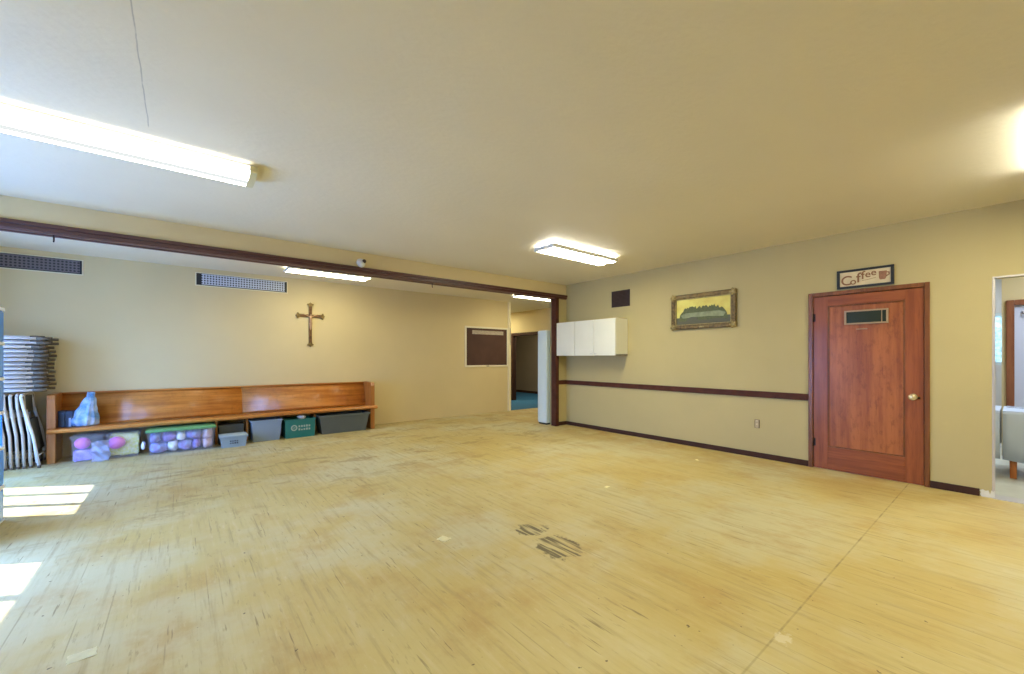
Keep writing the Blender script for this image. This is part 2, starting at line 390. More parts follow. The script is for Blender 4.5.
# ------------------------------------------------------------------ the shell
CZ, BZ = 2.757, 2.715      # ceiling of the hall, ceiling of the bay behind the beam
RX, SY, BY, LX, FY = 5.94, 5.64, 8.0, -2.2, -2.3
W = M['wall']
struct('floor', MB().box(LX, RX+.02, FY, 5.80, -.1, 0).box(LX, 8.0, 5.80, BY, -.1, 0), M['floor'], 'worn tan strip floor with glue residue across the whole hall', 'floor')
struct('ceiling', MB().box(LX-.2, 11, FY-.2, 5.79, CZ, CZ+.15), M['ceil'], 'textured cream ceiling of the main hall', 'ceiling')
struct('ceiling_bay', MB().box(LX-.2, 11, 5.79, 13.2, BZ, CZ+.15), M['ceil'], 'lower cream ceiling of the bay behind the dark red track', 'ceiling')
struct('wall_right', MB().box(RX, 6.10, FY, -1.25, 0, CZ).box(RX, 6.10, -1.25, .15, 2.075, CZ).box(RX, 6.10, .15, .60, 0, CZ).box(RX, 6.10, .60, 1.572, 2.065, CZ).box(RX, 6.10, 1.572, 5.84, 0, CZ), W, 'long beige wall with the coffee door and chair rail', 'wall')
struct('wall_back', MB().box(LX, 6.33, BY, BY+.12, 0, BZ), M['wall_back'], 'beige back wall behind the pew', 'wall')
struct('wall_return', MB().box(5.688, RX, SY, 5.84, 0, 2.55), W, 'narrow beige wall stub between post and right wall', 'wall')
struct('wall_soffit', MB().box(LX, RX, SY, 5.84, 2.545, CZ), M['wall_back'], 'beige drop beam above the dark red track', 'wall')
# left wall: two glazed openings
wl = MB()
def ywall(mb, x0, x1, y0, y1, top, holes):
    y = y0
    for (a, b, za, zb) in holes:
        mb.box(x0, x1, y, a, 0, top)
        if za > 0: mb.box(x0, x1, a, b, 0, za)
        mb.box(x0, x1, a, b, zb, top); y = b
    mb.box(x0, x1, y, y1, 0, top)
LW = [(3.25, 5.0, .04, 2.06), (5.9, 7.05, .04, 2.06)]
ywall(wl, LX-.15, LX, FY, BY+.12, CZ, LW)
struct('wall_left', wl, W, 'beige outer wall with glazed openings', 'wall')
struct('wall_front', MB().box(LX-.15, 6.1, FY-.15, FY, 0, CZ), W, 'beige wall behind the viewer', 'wall')

def window(n, axis, at, a, b, za, zb, nx, label):
    f = MB(); t = .05
    def bar(u0, u1, z0, z1):
        if axis == 'Y': f.box(at-.05, at+.01, u0, u1, z0, z1)
        else: f.box(u0, u1, at-.05, at+.01, z0, z1)
    bar(a, a+t, za, zb); bar(b-t, b, za, zb); bar(a+t, b-t, za, za+t); bar(a+t, b-t, zb-t, zb)
    for i in range(1, nx):
        u = a+(b-a)*i/nx; bar(u-.025, u+.025, za+t, zb-t)
    o = struct('window_%d' % n, f, M['white_cool'], label, 'window')
    p = MB()
    if axis == 'Y': p.box(at-.03, at-.024, a+t, b-t, za+t, zb-t)
    else: p.box(a+t, b-t, at-.03, at-.024, za+t, zb-t)
    p.build('pane', M['glass'], o)
    return o
window(1, 'Y', LX-.05, *LW[0], 3, 'wide white glazed door in the left wall')
window(2, 'Y', LX-.05, *LW[1], 3, 'white glazed door in the left wall near the pew')

# hall beyond the back wall's end, with blue carpet and a dark doorway
struct('floor_hall', MB().box(6.33, 10.2, BY, 13, -.1, .004).box(8.0, 10.2, 5.8, BY, -.1, .004), M['carpet'], 'blue carpet in the hall past the bay', 'floor')
struct('wall_hall', MB().box(8.0, 8.1, 5.84, 8.40, 0, BZ).box(8.0, 8.1, 8.40, 9.90, 2.04, BZ).box(8.0, 8.1, 9.90, 13, 0, BZ), M['wall_back'], 'beige hall wall with the dark doorway', 'wall')
struct('wall_hall_side', MB().box(6.21, 6.33, BY+.12, 13, 0, BZ), M['wall_back'], 'beige side wall of the carpeted hall', 'wall')
struct('wall_corridor', MB().box(10.1, 10.2, 5.8, 13, 0, BZ), M['taupe'], 'taupe corridor wall beyond the dark doorway', 'wall')
struct('wall_end', MB().box(6.2, 10.2, 13, 13.1, 0, BZ).box(5.94, 10.2, 5.74, 5.84, 0, BZ), M['wall_back'], 'end walls closing the hall', 'wall')
struct('baseboard_corridor', MB().box(10.08, 10.1, 5.9, 13, .004, .09), M['base'], 'dark baseboard along the corridor wall', 'baseboard')
df = MB().box(7.97, 8.12, 9.84, 9.98, 0, 2.08, .006).box(7.97, 8.12, 8.36, 8.46, 0, 2.08, .006).box(7.97, 8.12, 8.46, 9.84, 1.99, 2.08, .006)
struct('trim_1', df, M['base'], 'dark brown frame of the hall doorway', 'door frame')
te = struct('trim_2', MB().box(6.325, 6.395, 7.965, 8.135, 0, BZ, .004).box(6.395, 6.425, 7.99, 8.06, 0, 2.30, .004), M['cream'], 'cream edge trim at the end of the back wall', 'trim')
MB().box(6.36, 6.392, 7.955, 7.968, 1.64, 2.06, .003).build('strike_plate', M['steel'], te)

# track, post, rails and baseboards
tr = MB().box(LX, RX, 5.605, 5.80, 2.515, 2.552, .004).box(LX, RX, 5.620, 5.79, 2.478, 2.516, .004)
to = struct('trim_3', tr, M['track'], 'dark red stepped folding-partition track under the beam', 'track')
MB().box(LX, RX-.01, 5.630, 5.675, 2.466, 2.479).box(LX, RX-.01, 5.74, 5.78, 2.466, 2.479).build('runner_lip', M['track_low'], to)
po = MB().box(5.605, 5.692, 5.595, 5.725, 0, 2.478, .006)
struct('trim_4', po, M['trim'], 'dark red square post below the end of the track', 'post')
rail = MB().box(RX-.022, RX, 1.603, SY, .800, .880, .006).box(5.695, RX, SY-.022, SY, .800, .880, .006)
struct('trim_5', rail, M['trim'], 'dark red chair rail along the right wall', 'chair rail')
struct('baseboard_right', MB().box(RX-.014, RX, 1.603, SY, 0, .07, .003).box(RX-.014, RX, .235, .570, 0, .07, .003).box(5.695, RX, SY-.014, SY, 0, .07, .003), M['base'], 'dark brown baseboard along the right wall', 'baseboard')
bd = MB().box(RX-.006, RX+.012, .138, .158, .0, 2.083, .003).box(RX-.006, RX+.012, -1.25, .138, 2.066, 2.083, .003)
bo = struct('trim_6', bd, M['bead'], 'bare metal corner bead around the kitchen opening', 'trim')
MB().prism([(.140, 0), (.222, 0), (.232, .022), (.226, .040), (.236, .056), (.214, .068), (.196, .058), (.180, .066), (.170, .030), (.162, .070), (.150, .060), (.140, .075)], 'X', RX-.009, RX+.012).build('broken_plaster', M['plaster'], bo)
struct('trim_7', MB().box(RX-.03, RX+.14, -1.25, .15, -.002, .008, .003), M['bead'], 'thin grey threshold strip in the kitchen opening', 'threshold')

# room beyond the opening on the right
struct('floor_kitchen', MB().box(RX+.02, 10.7, FY, 2.6, -.1, .001), M['vinyl'], 'pale vinyl floor of the room on the right', 'floor')
struct('wall_kitchen', MB().box(8.6, 8.7, FY, .055, 2.06, CZ).box(8.6, 8.7, .055, .145, 0, CZ).box(8.6, 8.7, FY, -1.0, 0, 2.06), M['wall_back'], 'yellow wall with the pale door in the kitchen', 'wall')
kw = MB(); ywall(kw, 10.5, 10.65, FY, 2.6, CZ, [(.0, 1.5, 1.20, 2.06)])
M['far_pale'] = mat('pale_far_wall', (.70, .68, .66), .6)
struct('wall_kitchen_far', kw, M['far_pale'], 'pale bluish far wall with a window', 'wall')
struct('wall_kitchen_side', MB().box(6.1, 10.65, 2.5, 2.6, 0, CZ).box(6.1, 10.65, FY-.15, FY, 0, CZ), M['wall_back'], 'side walls of the kitchen', 'wall')
window(3, 'Y', 10.56, 0.0, 1.5, 1.20, 2.06, 2, 'small white window with greenery outside, in the kitchen')
d2 = struct('door_2', MB().box(8.61, 8.65, -.95, .052, .01, 2.03), M['pale_door'], 'pale lilac door in the kitchen wall', 'door')
MB().box(8.56, 8.61, .035, .105, 0, 2.085, .005).box(8.56, 8.61, -1.05, .035, 2.015, 2.085, .005).build('casing', M['frame_wood'], d2)
MB().tube([(8.6, -.03, 1.93), (8.57, -.04, 1.90), (8.565, -.07, 1.885), (8.565, -.11, 1.89)], .009, 8).build('coat_hook', M['steel'], d2)

# ------------------------------------------------------------------ the coffee door
d1 = thing('door_1', 'red-brown wooden panel door with a small dark vent', 'door', (RX, 1.09, 0)); d1['kind'] = 'structure'
def dy(y): return y-1.09
lx0, lx1 = -.004, .036
MB().box(lx0, lx1, dy(1.418), dy(1.556), .006, 2.043, .002).box(lx0, lx1, dy(.612), dy(.752), .006, 2.043, .002).build('stile', M['door_v'], d1)
MB().box(lx0, lx1, dy(.752), dy(1.418), 1.930, 2.043, .002).box(lx0, lx1, dy(.752), dy(1.418), .006, .270, .002).build('rail', M['door_h'], d1)
MB().box(lx0+.016, lx1-.01, dy(.745), dy(1.425), .262, 1.938).build('panel', M['door_p'], d1)
mo = MB()
for (a, b, c, d) in ((.752, .766, .27, 1.93), (1.404, 1.418, .27, 1.93)): mo.box(lx0+.004, lx0+.017, dy(a), dy(b), c, d, .004)
for (c, d) in ((.27, .284), (1.916, 1.93)): mo.box(lx0+.004, lx0+.017, dy(.766), dy(1.404), c, d, .004)
mo.build('panel_moulding', M['casing'], d1)
ca = MB().box(-.022, .03, dy(1.560), dy(1.605), 0, 2.095, .005).box(-.022, .03, dy(.568), dy(.608), 0, 2.095, .005).box(-.022, .03, dy(.608), dy(1.560), 2.050, 2.095, .005)
ca.build('casing', M['casing'], d1)
MB().box(.037, .05, dy(.590), dy(1.575), 0, 2.07).build('backing', M['casing'], d1)  # added sheet behind the leaf, stops light showing through the gap
vt = MB().box(-.006, .012, dy(.884), dy(1.262), 1.842, 1.858).box(-.006, .012, dy(.884), dy(1.262), 1.700, 1.716).box(-.006, .012, dy(.884), dy(.902), 1.716, 1.842).box(-.006, .012, dy(1.244), dy(1.262), 1.716, 1.842).box(-.004, .010, dy(.935), dy(.941), 1.716, 1.842)
vo = vt.build('vent_frame', M['pane_frame'], d1)
MB().box(.002, .008, dy(.902), dy(1.244), 1.716, 1.842).build('vent_pane', M['pane_dark'], vo)
MB().box(.004, .014, dy(1.06), dy(1.16), 1.640, 1.650, .002).build('name_plate', M['pane_frame'], d1)
kn = MB().lathe([(.008, 0), (.034, -.002), (.034, -.008), (.014, -.012), (.012, -.032), (.026, -.042), (.034, -.056), (.031, -.068), (.018, -.076), (.004, -.078)], (-.004, dy(.690), .912), 'X', 24)
ko = kn.build('knob', M['brass'], d1); ko['label'] = 'cream brass knob'
MB().lathe([(.004, .002), (.012, 0), (.012, -.006), (.003, -.007)], (-.004, dy(.648), .905), 'X', 16).build('keyhole', M['hinge'], d1)
for z in (1.80, .31):
    MB().tube([(-.012, dy(1.558), z-.05), (-.012, dy(1.558), z+.05)], .009, 10).box(-.008, -.003, dy(1.535), dy(1.556), z-.045, z+.045).build('hinge', M['hinge'], d1)

# ------------------------------------------------------------------ lamps
def lamp(name, label, x0, x1, y0, y1, top, cap, group='ceiling lamps with long white lenses', dz=.10, rim=.02, lens=('lens', 'lens_dim', 'lens_side')):
    cx, cyy = (x0+x1)/2, (y0+y1)/2
    t = thing(name, label, 'ceiling light', (cx, cyy, top-dz), group)
    hx, hy = (x1-x0)/2, (y1-y0)/2
    MB().box(-hx+.01, hx-.01, -hy+.04, hy-.04, dz-.045, dz-.002, .004).build('pan', M['lamp_metal'], t)
    p = MB()
    n = 10; prof = []
    for i in range(n+1):
        a = math.pi*i/n
        prof.append((-hy*math.cos(a), .062-.05*math.sin(a)**.7 if 0 < i < n else .075))
    poly = prof+[(hy-.02, .078), (-hy+.02, .078)]
    # lens: sides, two bright tubes' bands, dimmer valley along the middle
    for k in range(n):
        (ya, za), (yb, zb) = prof[k], prof[k+1]
        p.mi = 1 if k in (4, 5) and False else (2 if k in (0, n-1) else 0)
        vs = [p.bm.verts.new(q) for q in ((-hx+rim, ya, za), (hx-rim, ya, za), (hx-rim, yb, zb), (-hx+rim, yb, zb))]
        f = p.bm.faces.new(vs); f.material_index = p.mi; f.smooth = True
    p.mi = 1
    p.box(-hx+rim, hx-rim, -.030, .030, .0075, .0118)
    p.build('lens', [M[k_] for k_ in lens], t)
    for s in (-1, 1):
        e = MB(); e.prism([(y*1.01, z-.003 if z < .07 else z) for y, z in poly], 'X', s*(hx-rim), s*hx)
        e.build('end_cap', cap, t)
    return t
def tray_lamp(label, x0, x1, y0, y1, top, dz=.085, lens='lens', slot='slot'):
    """flat two-tube lamp: metal sides with a narrow light slot along the ceiling, two bright lens bands below"""
    t = thing('ceiling_light', label, 'ceiling light', ((x0+x1)/2, (y0+y1)/2, top-dz), 'ceiling lamps with long white lenses')
    hx, hy = (x1-x0)/2, (y1-y0)/2
    b = MB()
    for s_ in (-1, 1):
        b.box(-hx, hx, s_*hy-.012, s_*hy+.012, .004, dz-.034, .003); b.box(s_*hx-.012, s_*hx+.012, -hy, hy, .004, dz-.034, .003)
    b.box(-hx, hx, -.022, .022, .012, .03).box(-hx+.02, hx-.02, -hy+.02, hy-.02, dz-.046, dz-.034).build('pan', M['lamp_metal'], t)
    MB().box(-hx+.03, hx-.03, -hy+.004, hy-.004, dz-.034, dz-.004).build('light_slot', M[slot], t)
    for s_ in (-1, 1):
        l = MB(); n = 8; c0 = s_*(hy-.012+.022)/2; w = (hy-.012-.022)/2; prev = None
        for i in range(n+1):
            a_ = math.pi*i/n; y, z = c0-w*math.cos(a_), .016-.016*math.sin(a_)
            vs = [l.bm.verts.new((-hx+.012, y, z)), l.bm.verts.new((hx-.012, y, z))]
            if prev:
                f = l.bm.faces.new((prev[0], prev[1], vs[1], vs[0])); f.smooth = True
            prev = vs
        l.build('lens', M[lens], t)
    return t
lamp('ceiling_light', 'long white wrapped ceiling lamp at upper left with a cream end cap', -1.98, .44, 3.55, 3.90, CZ, M['lamp_cream'], rim=.045, lens=('lens_soft', 'wrap_centre', 'side_soft'))
tray_lamp('short white two-tube ceiling lamp above the white wall cabinets', 3.53, 4.79, 3.56, 3.90, CZ)
tray_lamp('white ceiling lamp behind the beam, above the crucifix', 1.24, 2.48, 6.79, 7.17, BZ, .07, 'lens_bay', 'slot_bay')
tray_lamp('white ceiling lamp behind the beam, near the post', 5.62, 6.86, 6.60, 6.97, BZ, .07, 'lens_bay', 'slot_bay')
tray_lamp('added unseen two-tube ceiling lamp nearest the front wall', .2, 1.46, -.66, -.30, CZ)  # added out of view to brighten the camera end of the room
lamp('ceiling_light', 'white wrapped ceiling lamp with metal caps, opposite the kitchen opening', 3.75, 5.01, -.46, -.10, CZ, M['lamp_metal'])

# ------------------------------------------------------------------ things on the walls
def long_vent(label, x0, x1, z0, z1, m, ends):
    c = ((x0+x1)/2, BY, (z0+z1)/2); h, v = (x1-x0)/2, (z1-z0)/2
    t = thing('wall_vent', label, 'vent', c, 'long perforated vents high on the back wall')
    MB().box(-h, h, -.012, 0, -v, v).build('backing', M['dark'], t)
    MB().box(-h+ends[0], h-ends[1], -.018, -.010, -v+.012, v-.006).build('grille', m, t)
    MB().box(-h-.012, h+.012, -.010, 0, v, v+.012).box(-h-.012, h+.012, -.010, 0, -v-.012, -v).box(-h-.012, -h, -.010, 0, -v, v).box(h, h+.012, -.010, 0, -v, v).build('frame', M['cream'], t)
long_vent('dark long wall vent at the far left, above the stacked chairs', -2.0, -1.05, 2.452, 2.634, M['grille_dark'], (.0, .02))
long_vent('bluish perforated long wall vent between the dark vent and the crucifix', .18, 1.426, 2.452, 2.634, M['grille'], (.065, .035))

t = thing('wall_grille', 'small square dark brown wall grille above the white cabinets', 'vent', (RX, 4.344, 2.348))
MB().box(-.014, 0, -.188, .188, -.141, .141, .003).build('frame', M['vent'], t)
sl = MB()
for i in range(11):
    z = -.115+i*.023; sl.prism([(-.020, z-.006), (-.013, z+.008), (-.011, z+.006), (-.018, z-.008)], 'Y', -.172, .172)
sl.build('louvers', M['vent'], t)

# crucifix
t = thing('crucifix', 'dark gilt crucifix with flared tips and a pale figure on the back wall', 'crucifix', (1.80, BY, 2.07))
MB().box(-.026, .026, -.024, 0, -.50, .19, .005).box(-.20, -.026, -.024, 0, -.026, .026, .005).box(.026, .20, -.024, 0, -.026, .026, .005).build('beam', M['cross_wood'], t)
for (cx, cz, ux, uz) in ((0, .19, 0, 1), (0, -.50, 0, -1), (-.19, 0, -1, 0), (.19, 0, 1, 0)):
    k = MB(); poly = []
    base = [(-.026, -.02), (-.034, .0), (-.052, .008), (-.052, .024), (-.034, .03), (-.016, .038), (0, .052), (.016, .038), (.034, .03), (.052, .024), (.052, .008), (.034, 0), (.026, -.02)]
    for (a, b) in base: poly.append((cx+a*uz+b*ux, cz+b*uz-a*ux))
    k.prism(poly, 'Y', -.032, -.002); k.build('tip', M['cross_tip'], t)
fig = bpy.data.meshes.new('corpus')
V = [(0, -.040, -.10), (0, -.042, -.045), (0, -.042, -.02), (0, -.048, .0), (.004, -.056, .03),
     (-.03, -.042, -.012), (-.075, -.038, .012), (-.125, -.032, .03), (.03, -.042, -.012), (.075, -.038, .012), (.125, -.032, .03),
     (-.012, -.046, -.15), (-.004, -.036, -.215), (-.002, -.034, -.235), (.012, -.046, -.15), (.006, -.036, -.215), (.004, -.036, -.235), (-.002, -.05, -.255)]
E = [(0, 1), (1, 2), (2, 3), (3, 4), (2, 5), (5, 6), (6, 7), (2, 8), (8, 9), (9, 10), (0, 11), (11, 12), (12, 13), (0, 14), (14, 15), (15, 16), (13, 17)]
rad = [.020, .022, .018, .009, .017, .010, .008, .006, .010, .008, .006, .014, .010, .007, .014, .010, .007, .005]
fig.from_pydata(V, E, []); fig.materials.append(M['corpus'])
fo = bpy.data.objects.new('corpus', fig); COL.objects.link(fo); fo.parent = t
sk = fo.modifiers.new('skin', 'SKIN'); sk.use_smooth_shade = True
for i, r in enumerate(rad): fig.skin_vertices[0].data[i].radius = (r, r)
fig.skin_vertices[0].data[0].use_root = True
sb = fo.modifiers.new('sub', 'SUBSURF'); sb.levels = 1; sb.render_levels = 2
fo['label'] = 'pale bronze figure'

# notice board
t = thing('notice_board', 'brown felt notice board with pale frame at the end of the back wall', 'notice board', (5.70, BY, 1.58))
MB().box(-.60, .60, -.012, 0, -.45, .45).build('felt', M['board'], t)
MB().box(-.635, .625, -.024, 0, .435, .475, .004).box(-.635, .625, -.024, 0, -.475, -.435, .004).box(-.635, -.595, -.024, 0, -.435, .435, .004).box(.585, .625, -.024, 0, -.435, .435, .004).build('frame', M['alu'], t)
MB().box(-.04, .04, -.028, -.02, -.462, -.448, .003).build('latch', M['hinge'], t)
ps = MB().box(-.435, .476, -.016, -.0125, .295, .385)
tag(ps.build('paper_strip', M['paper'], None, (5.70, BY, 1.58)), 'long pale paper strip pinned along the top of the notice board', 'paper')

# framed landscape picture (plain stand-in)
t = thing('framed_picture', 'ornate gilt framed landscape picture on the right wall', 'picture', (RX, 2.908, 2.010))
hw, hh = .474, .262
fr = MB()
for (a, b, c, d) in ((-hw, hw, hh-.062, hh), (-hw, hw, -hh, -hh+.062), (-hw, -hw+.062, -hh+.062, hh-.062), (hw-.062, hw, -hh+.062, hh-.062)):
    fr.box(-.040, 0, a, b, c, d, .010)
fo2 = fr.build('frame', M['gold'], t)
lip = MB()
iw, ih = hw-.062, hh-.062
for (a, b, c, d) in ((-iw, iw, ih-.014, ih), (-iw, iw, -ih, -ih+.014), (-iw, -iw+.014, -ih+.014, ih-.014), (iw-.014, iw, -ih+.014, ih-.014)):
    lip.box(-.030, -.004, a, b, c, d, .003)
lip.build('inner_lip', M['gold_lip'], t)
for sy in (-1, 1):
    for sz in (-1, 1):
        c = MB(); c.ball((-.038, sy*(hw-.032), sz*(hh-.032)), .016, .036, .036, 12, 8)
        for k in range(5):
            a = k*2*math.pi/5; c.ball((-.040, sy*(hw-.034)+.034*math.cos(a), sz*(hh-.034)+.034*math.sin(a)), .010, .018, .018, 8, 6)
        c.build('corner_ornament', M['gold_lip'], t)
MB().box(-.046, -.036, -.035, .035, -hh+.016, -hh+.040, .004).build('title_plate', M['gold_lip'], t)
pc = MB(); pc.mi = 0; pc.box(-.010, -.004, -iw, iw, -ih, ih)
pc.mi = 3; pc.box(-.012, -.0095, -iw, iw, -ih, -.085)
pc.mi = 1; rr = random.Random(3)
tops = []
N_ = 40
for i in range(N_+1):
    u = -.345+i*.69/N_; e = 1-abs(i/N_*2-1)**6
    tops.append((u, -.05+e*(.085+.05*rr.random())))
pc.prism([(-.36, -.14)]+tops+[(.36, -.14)], 'X', -.0135, -.0115)
pc.mi = 2; pc.prism([(-.30, -.10), (-.33, -.045), (-.24, -.015), (.25, -.020), (.33, -.05), (.30, -.095), (.1, -.085), (-.1, -.085)], 'X', -.0150, -.0130)
pc.mi = 3
for qx, (cy_, cz_, r1, r2) in enumerate(((.15, -.125, .085, .045), (.02, -.155, .15, .025), (-.22, -.145, .12, .025))):
    pc.prism([(cy_+r1*math.cos(a*math.pi/8), cz_+r2*math.sin(a*math.pi/8)) for a in range(16)], 'X', -.0165-.0012*qx, -.0140)
pc.build('painting', [M['sky_p'], M['bush_p'], M['pale_p'], M['earth_p']], t)

# coffee sign: built in a local frame whose u axis runs along -Y (reading direction)
t = thing('coffee_sign', 'small black framed sign reading Coffee above the door', 'sign', (RX, 1.081, 2.216))
hw, hh = .245, .105
MB().box(-.012, 0, -hw+.02, hw-.02, -hh+.02, hh-.02).build('face', M['sign_cream'], t)
MB().box(-.026, 0, -hw, hw, hh-.024, hh, .003).box(-.026, 0, -hw, hw, -hh, -hh+.024, .003).box(-.026, 0, -hw, -hw+.026, -hh+.024, hh-.024, .003).box(-.026, 0, hw-.026, hw, -hh+.024, hh-.024, .003).build('frame', M['black'], t)
def letter(ch, u, z, size, parent, mt, sxx=1.0):
    cu = bpy.data.curves.new('lettering', 'FONT'); cu.body = ch; cu.size = size; cu.extrude = .0012; cu.offset = .0012
    o = bpy.data.objects.new('lettering', cu)
    COL.objects.link(o); dg = bpy.context.evaluated_depsgraph_get(); me = bpy.data.meshes.new_from_object(o.evaluated_get(dg))
    COL.objects.unlink(o); bpy.data.objects.remove(o); bpy.data.curves.remove(cu)
    me.materials.clear(); me.materials.append(mt)
    # font x -> -Y, font y -> +Z, font z -> -X
    for v in me.vertices:
        x, y, zz = v.co; v.co = (-.0145-zz, -(u+x*sxx), z+y)
    n = bpy.data.objects.new('lettering', me); COL.objects.link(n); n.parent = parent
    return n
for ch, u, z, s in (('C', -.212, -.066, .150), ('o', -.128, -.064, .105), ('f', -.072, -.046, .155), ('f', -.030, -.014, .125), ('e', .004, .000, .105), ('e', .054, .014, .100)):
    letter(ch, u, z, s, t, M['sign_text'])
MB().tube([(-.0135, .02, -.032), (-.0135, -.03, -.026), (-.0135, -.095, -.014)], .0022, 6).build('flourish', M['sign_text'], t)
cup = MB(); poly = [(-.120, .050), (-.122, -.02), (-.130, -.042), (-.172, -.042), (-.182, -.02), (-.186, .050)]
cup.prism(poly, 'X', -.0150, -.0120)
cup.tube([(-.0135, -.180, .034), (-.0135, -.203, .030), (-.0135, -.205, .006), (-.0135, -.180, -.008)], .006, 8)
cup.build('cup_print', M['sign_cup'], t)

# socket outlet
t = thing('wall_outlet', 'beige socket outlet low on the right wall', 'outlet', (RX, 2.178, .446))
MB().box(-.010, 0, -.030, .030, -.056, .056, .003).build('shade_rim', M['plate_shade'], t)  # dark rim stands in for the shadow around the plate
MB().box(-.015, -.009, -.020, .020, -.050, .050, .003).build('cover_plate', M['plate'], t)
for z in (.024, -.024):
    f = MB().lathe([(.002, -.012), (.015, -.013), (.015, -.018), (.003, -.0185)], (0, 0, z), 'X', 16).build('receptacle', M['plate'], t)
    MB().box(-.0195, -.0185, -.008, -.005, z-.006, z+.006).box(-.0195, -.0185, .005, .008, z-.006, z+.006).build('slots', M['dark'], f)

# wall cabinet, three doors
t = thing('wall_cabinet', 'white three-door wall cabinet beside the dark red post', 'cabinet', (RX, 4.89, 1.365))
Wd = .685; D = .34; Hh = .622
MB().box(-D+.02, 0, -Wd, -Wd+.018, 0, Hh).box(-D+.02, 0, Wd-.018, Wd, 0, Hh).box(-D+.02, 0, -Wd+.018, Wd-.018, Hh-.018, Hh).box(-.012, 0, -Wd+.018, Wd-.018, .018, Hh-.018).build('body', M['white'], t)
MB().box(-D+.02, 0, -Wd, Wd, .0, .016).build('underside', M['under'], t)
ys = [.685, .228, -.226, -.685]
for i in range(3):
    d = MB().box(-D, -D+.019, ys[i+1]+.0045, ys[i]-.0045, -.006, Hh-.004, .002).build('door', M['white'], t)
    hy = {0: ys[1]+.05, 1: ys[2]+.045, 2: ys[2]-.045}[i]
    if i: MB().box(-D-.020, -D-.010, hy-.028, hy+.028, .022, .034, .003).box(-D-.012, -D, hy-.024, hy-.018, .024, .032).box(-D-.012, -D, hy+.018, hy+.024, .024, .032).build('handle', M['steel'], d)

# tall white cabinet behind the post
t = thing('tall_cabinet', 'tall white upright cabinet standing behind the dark red post', 'cabinet', (5.83, 5.965, 0))
MB().box(-.235, .235, -.118, .118, .03, 1.862, .006).build('body', M['white_cool'], t)
MB().box(-.225, .225, -.110, .110, 0, .03).build('plinth', M['dark'], t)
for s in (-1, 1):
    d = MB().box(s*.118-.113, s*.118+.113, .118, .136, .05, 1.85, .003).build('door', M['white_cool'], t)
    MB().tube([(s*.03, .138, .95), (s*.03, .155, .95), (s*.03, .155, 1.10), (s*.03, .138, 1.10)], .006, 8).build('handle', M['steel'], d)

# detector on the beam
t = thing('motion_detector', 'small round white detector with dark eye on the beam', 'detector', (1.90, SY, 2.605))
MB().lathe([(.004, 0), (.055, 0), (.055, -.018), (.045, -.026), (.004, -.027)], (0, 0, .01), 'Y', 24).build('base', M['sensor'], t)
MB().ball((-.005, -.050, -.012), .050, .045, .050, 20, 14).build('dome', M['sensor'], t)
MB().lathe([(.004, -.070), (.024, -.071), (.026, -.088), (.020, -.094), (.003, -.094)], (.022, 0, .020), 'Y', 16).build('eye', M['vent'], t)
# hooks under the track
for i, (x, l) in enumerate(((-.93, 'small dark hook hanging from the track above the stacked chairs'), (3.01, 'small dark hook hanging from the track between crucifix and notice board'))):
    h = MB().box(-.006, .006, -.012, .012, -.012, 0, .001).tube([(0, 0, -.01), (0, 0, -.05), (0, -.008, -.062), (0, -.016, -.056)], .0055, 8)
    tag(h.build('track_hook', M['hinge'], None, (x, 5.685, 2.467)), l, 'hook', 'hooks under the track')

# ------------------------------------------------------------------ pew
PX, PYY = .755, 7.76
t = thing('church_pew', 'long honey-brown wooden church pew against the back wall', 'pew', (PX, PYY, 0))
Lh = 2.055
def pew_end(s):
    e = MB(); x0, x1 = (s*Lh, s*Lh-s*.075)
    prof = [(-.20, 0), (.19, 0), (.215, .40), (.225, .80), (.215, .858), (.16, .868), (-.14, .862), (-.185, .85), (-.20, .80), (-.195, .40)]
    e.prism(prof, 'X', min(x0, x1), max(x0, x1))
    es = [ed for ed in e.bm.edges]
    bmesh.ops.bevel(e.bm, geom=es, offset=.006, segments=2, profile=.5, affect='EDGES')
    return e.build('end_panel', M['pew_end'], t)
pew_end(-1); pew_end(1)
bk = []
for i in range(13):                                                # curved back, front face then rear face
    v = i/12; z = .425+.425*v; bk.append((.075+.115*v**.8-.030*math.sin(math.pi*v)+.02*v, z))
pf = bk+[(y+.020, z) for y, z in reversed(bk)]
for (xa, xb) in ((-Lh+.07, .01), (.01, Lh-.07)):
    MB().prism(pf, 'X', xa+.0015, xb-.0015, smooth=True).build('backrest', M['pew'], t)
MB().box(-Lh+.07, Lh-.07, .175, .215, .842, .862, .006).build('top_rail', M['pew'], t)
st = MB(); sp = [(-.235, .375), (-.250, .385), (-.254, .405), (-.248, .425), (-.22, .434), (-.05, .424), (.09, .418), (.11, .400), (-.20, .398)]
st.prism(sp, 'X', -Lh+.01, Lh+.035)
st.build('seat', M['pew'], t)
for x in (-.3425, .0525, 1.04):
    MB().prism([(-.07, 0), (.14, 0), (.15, .40), (-.12, .40)], 'X', x-.014, x+.014).build('support', M['pew_end'], t)

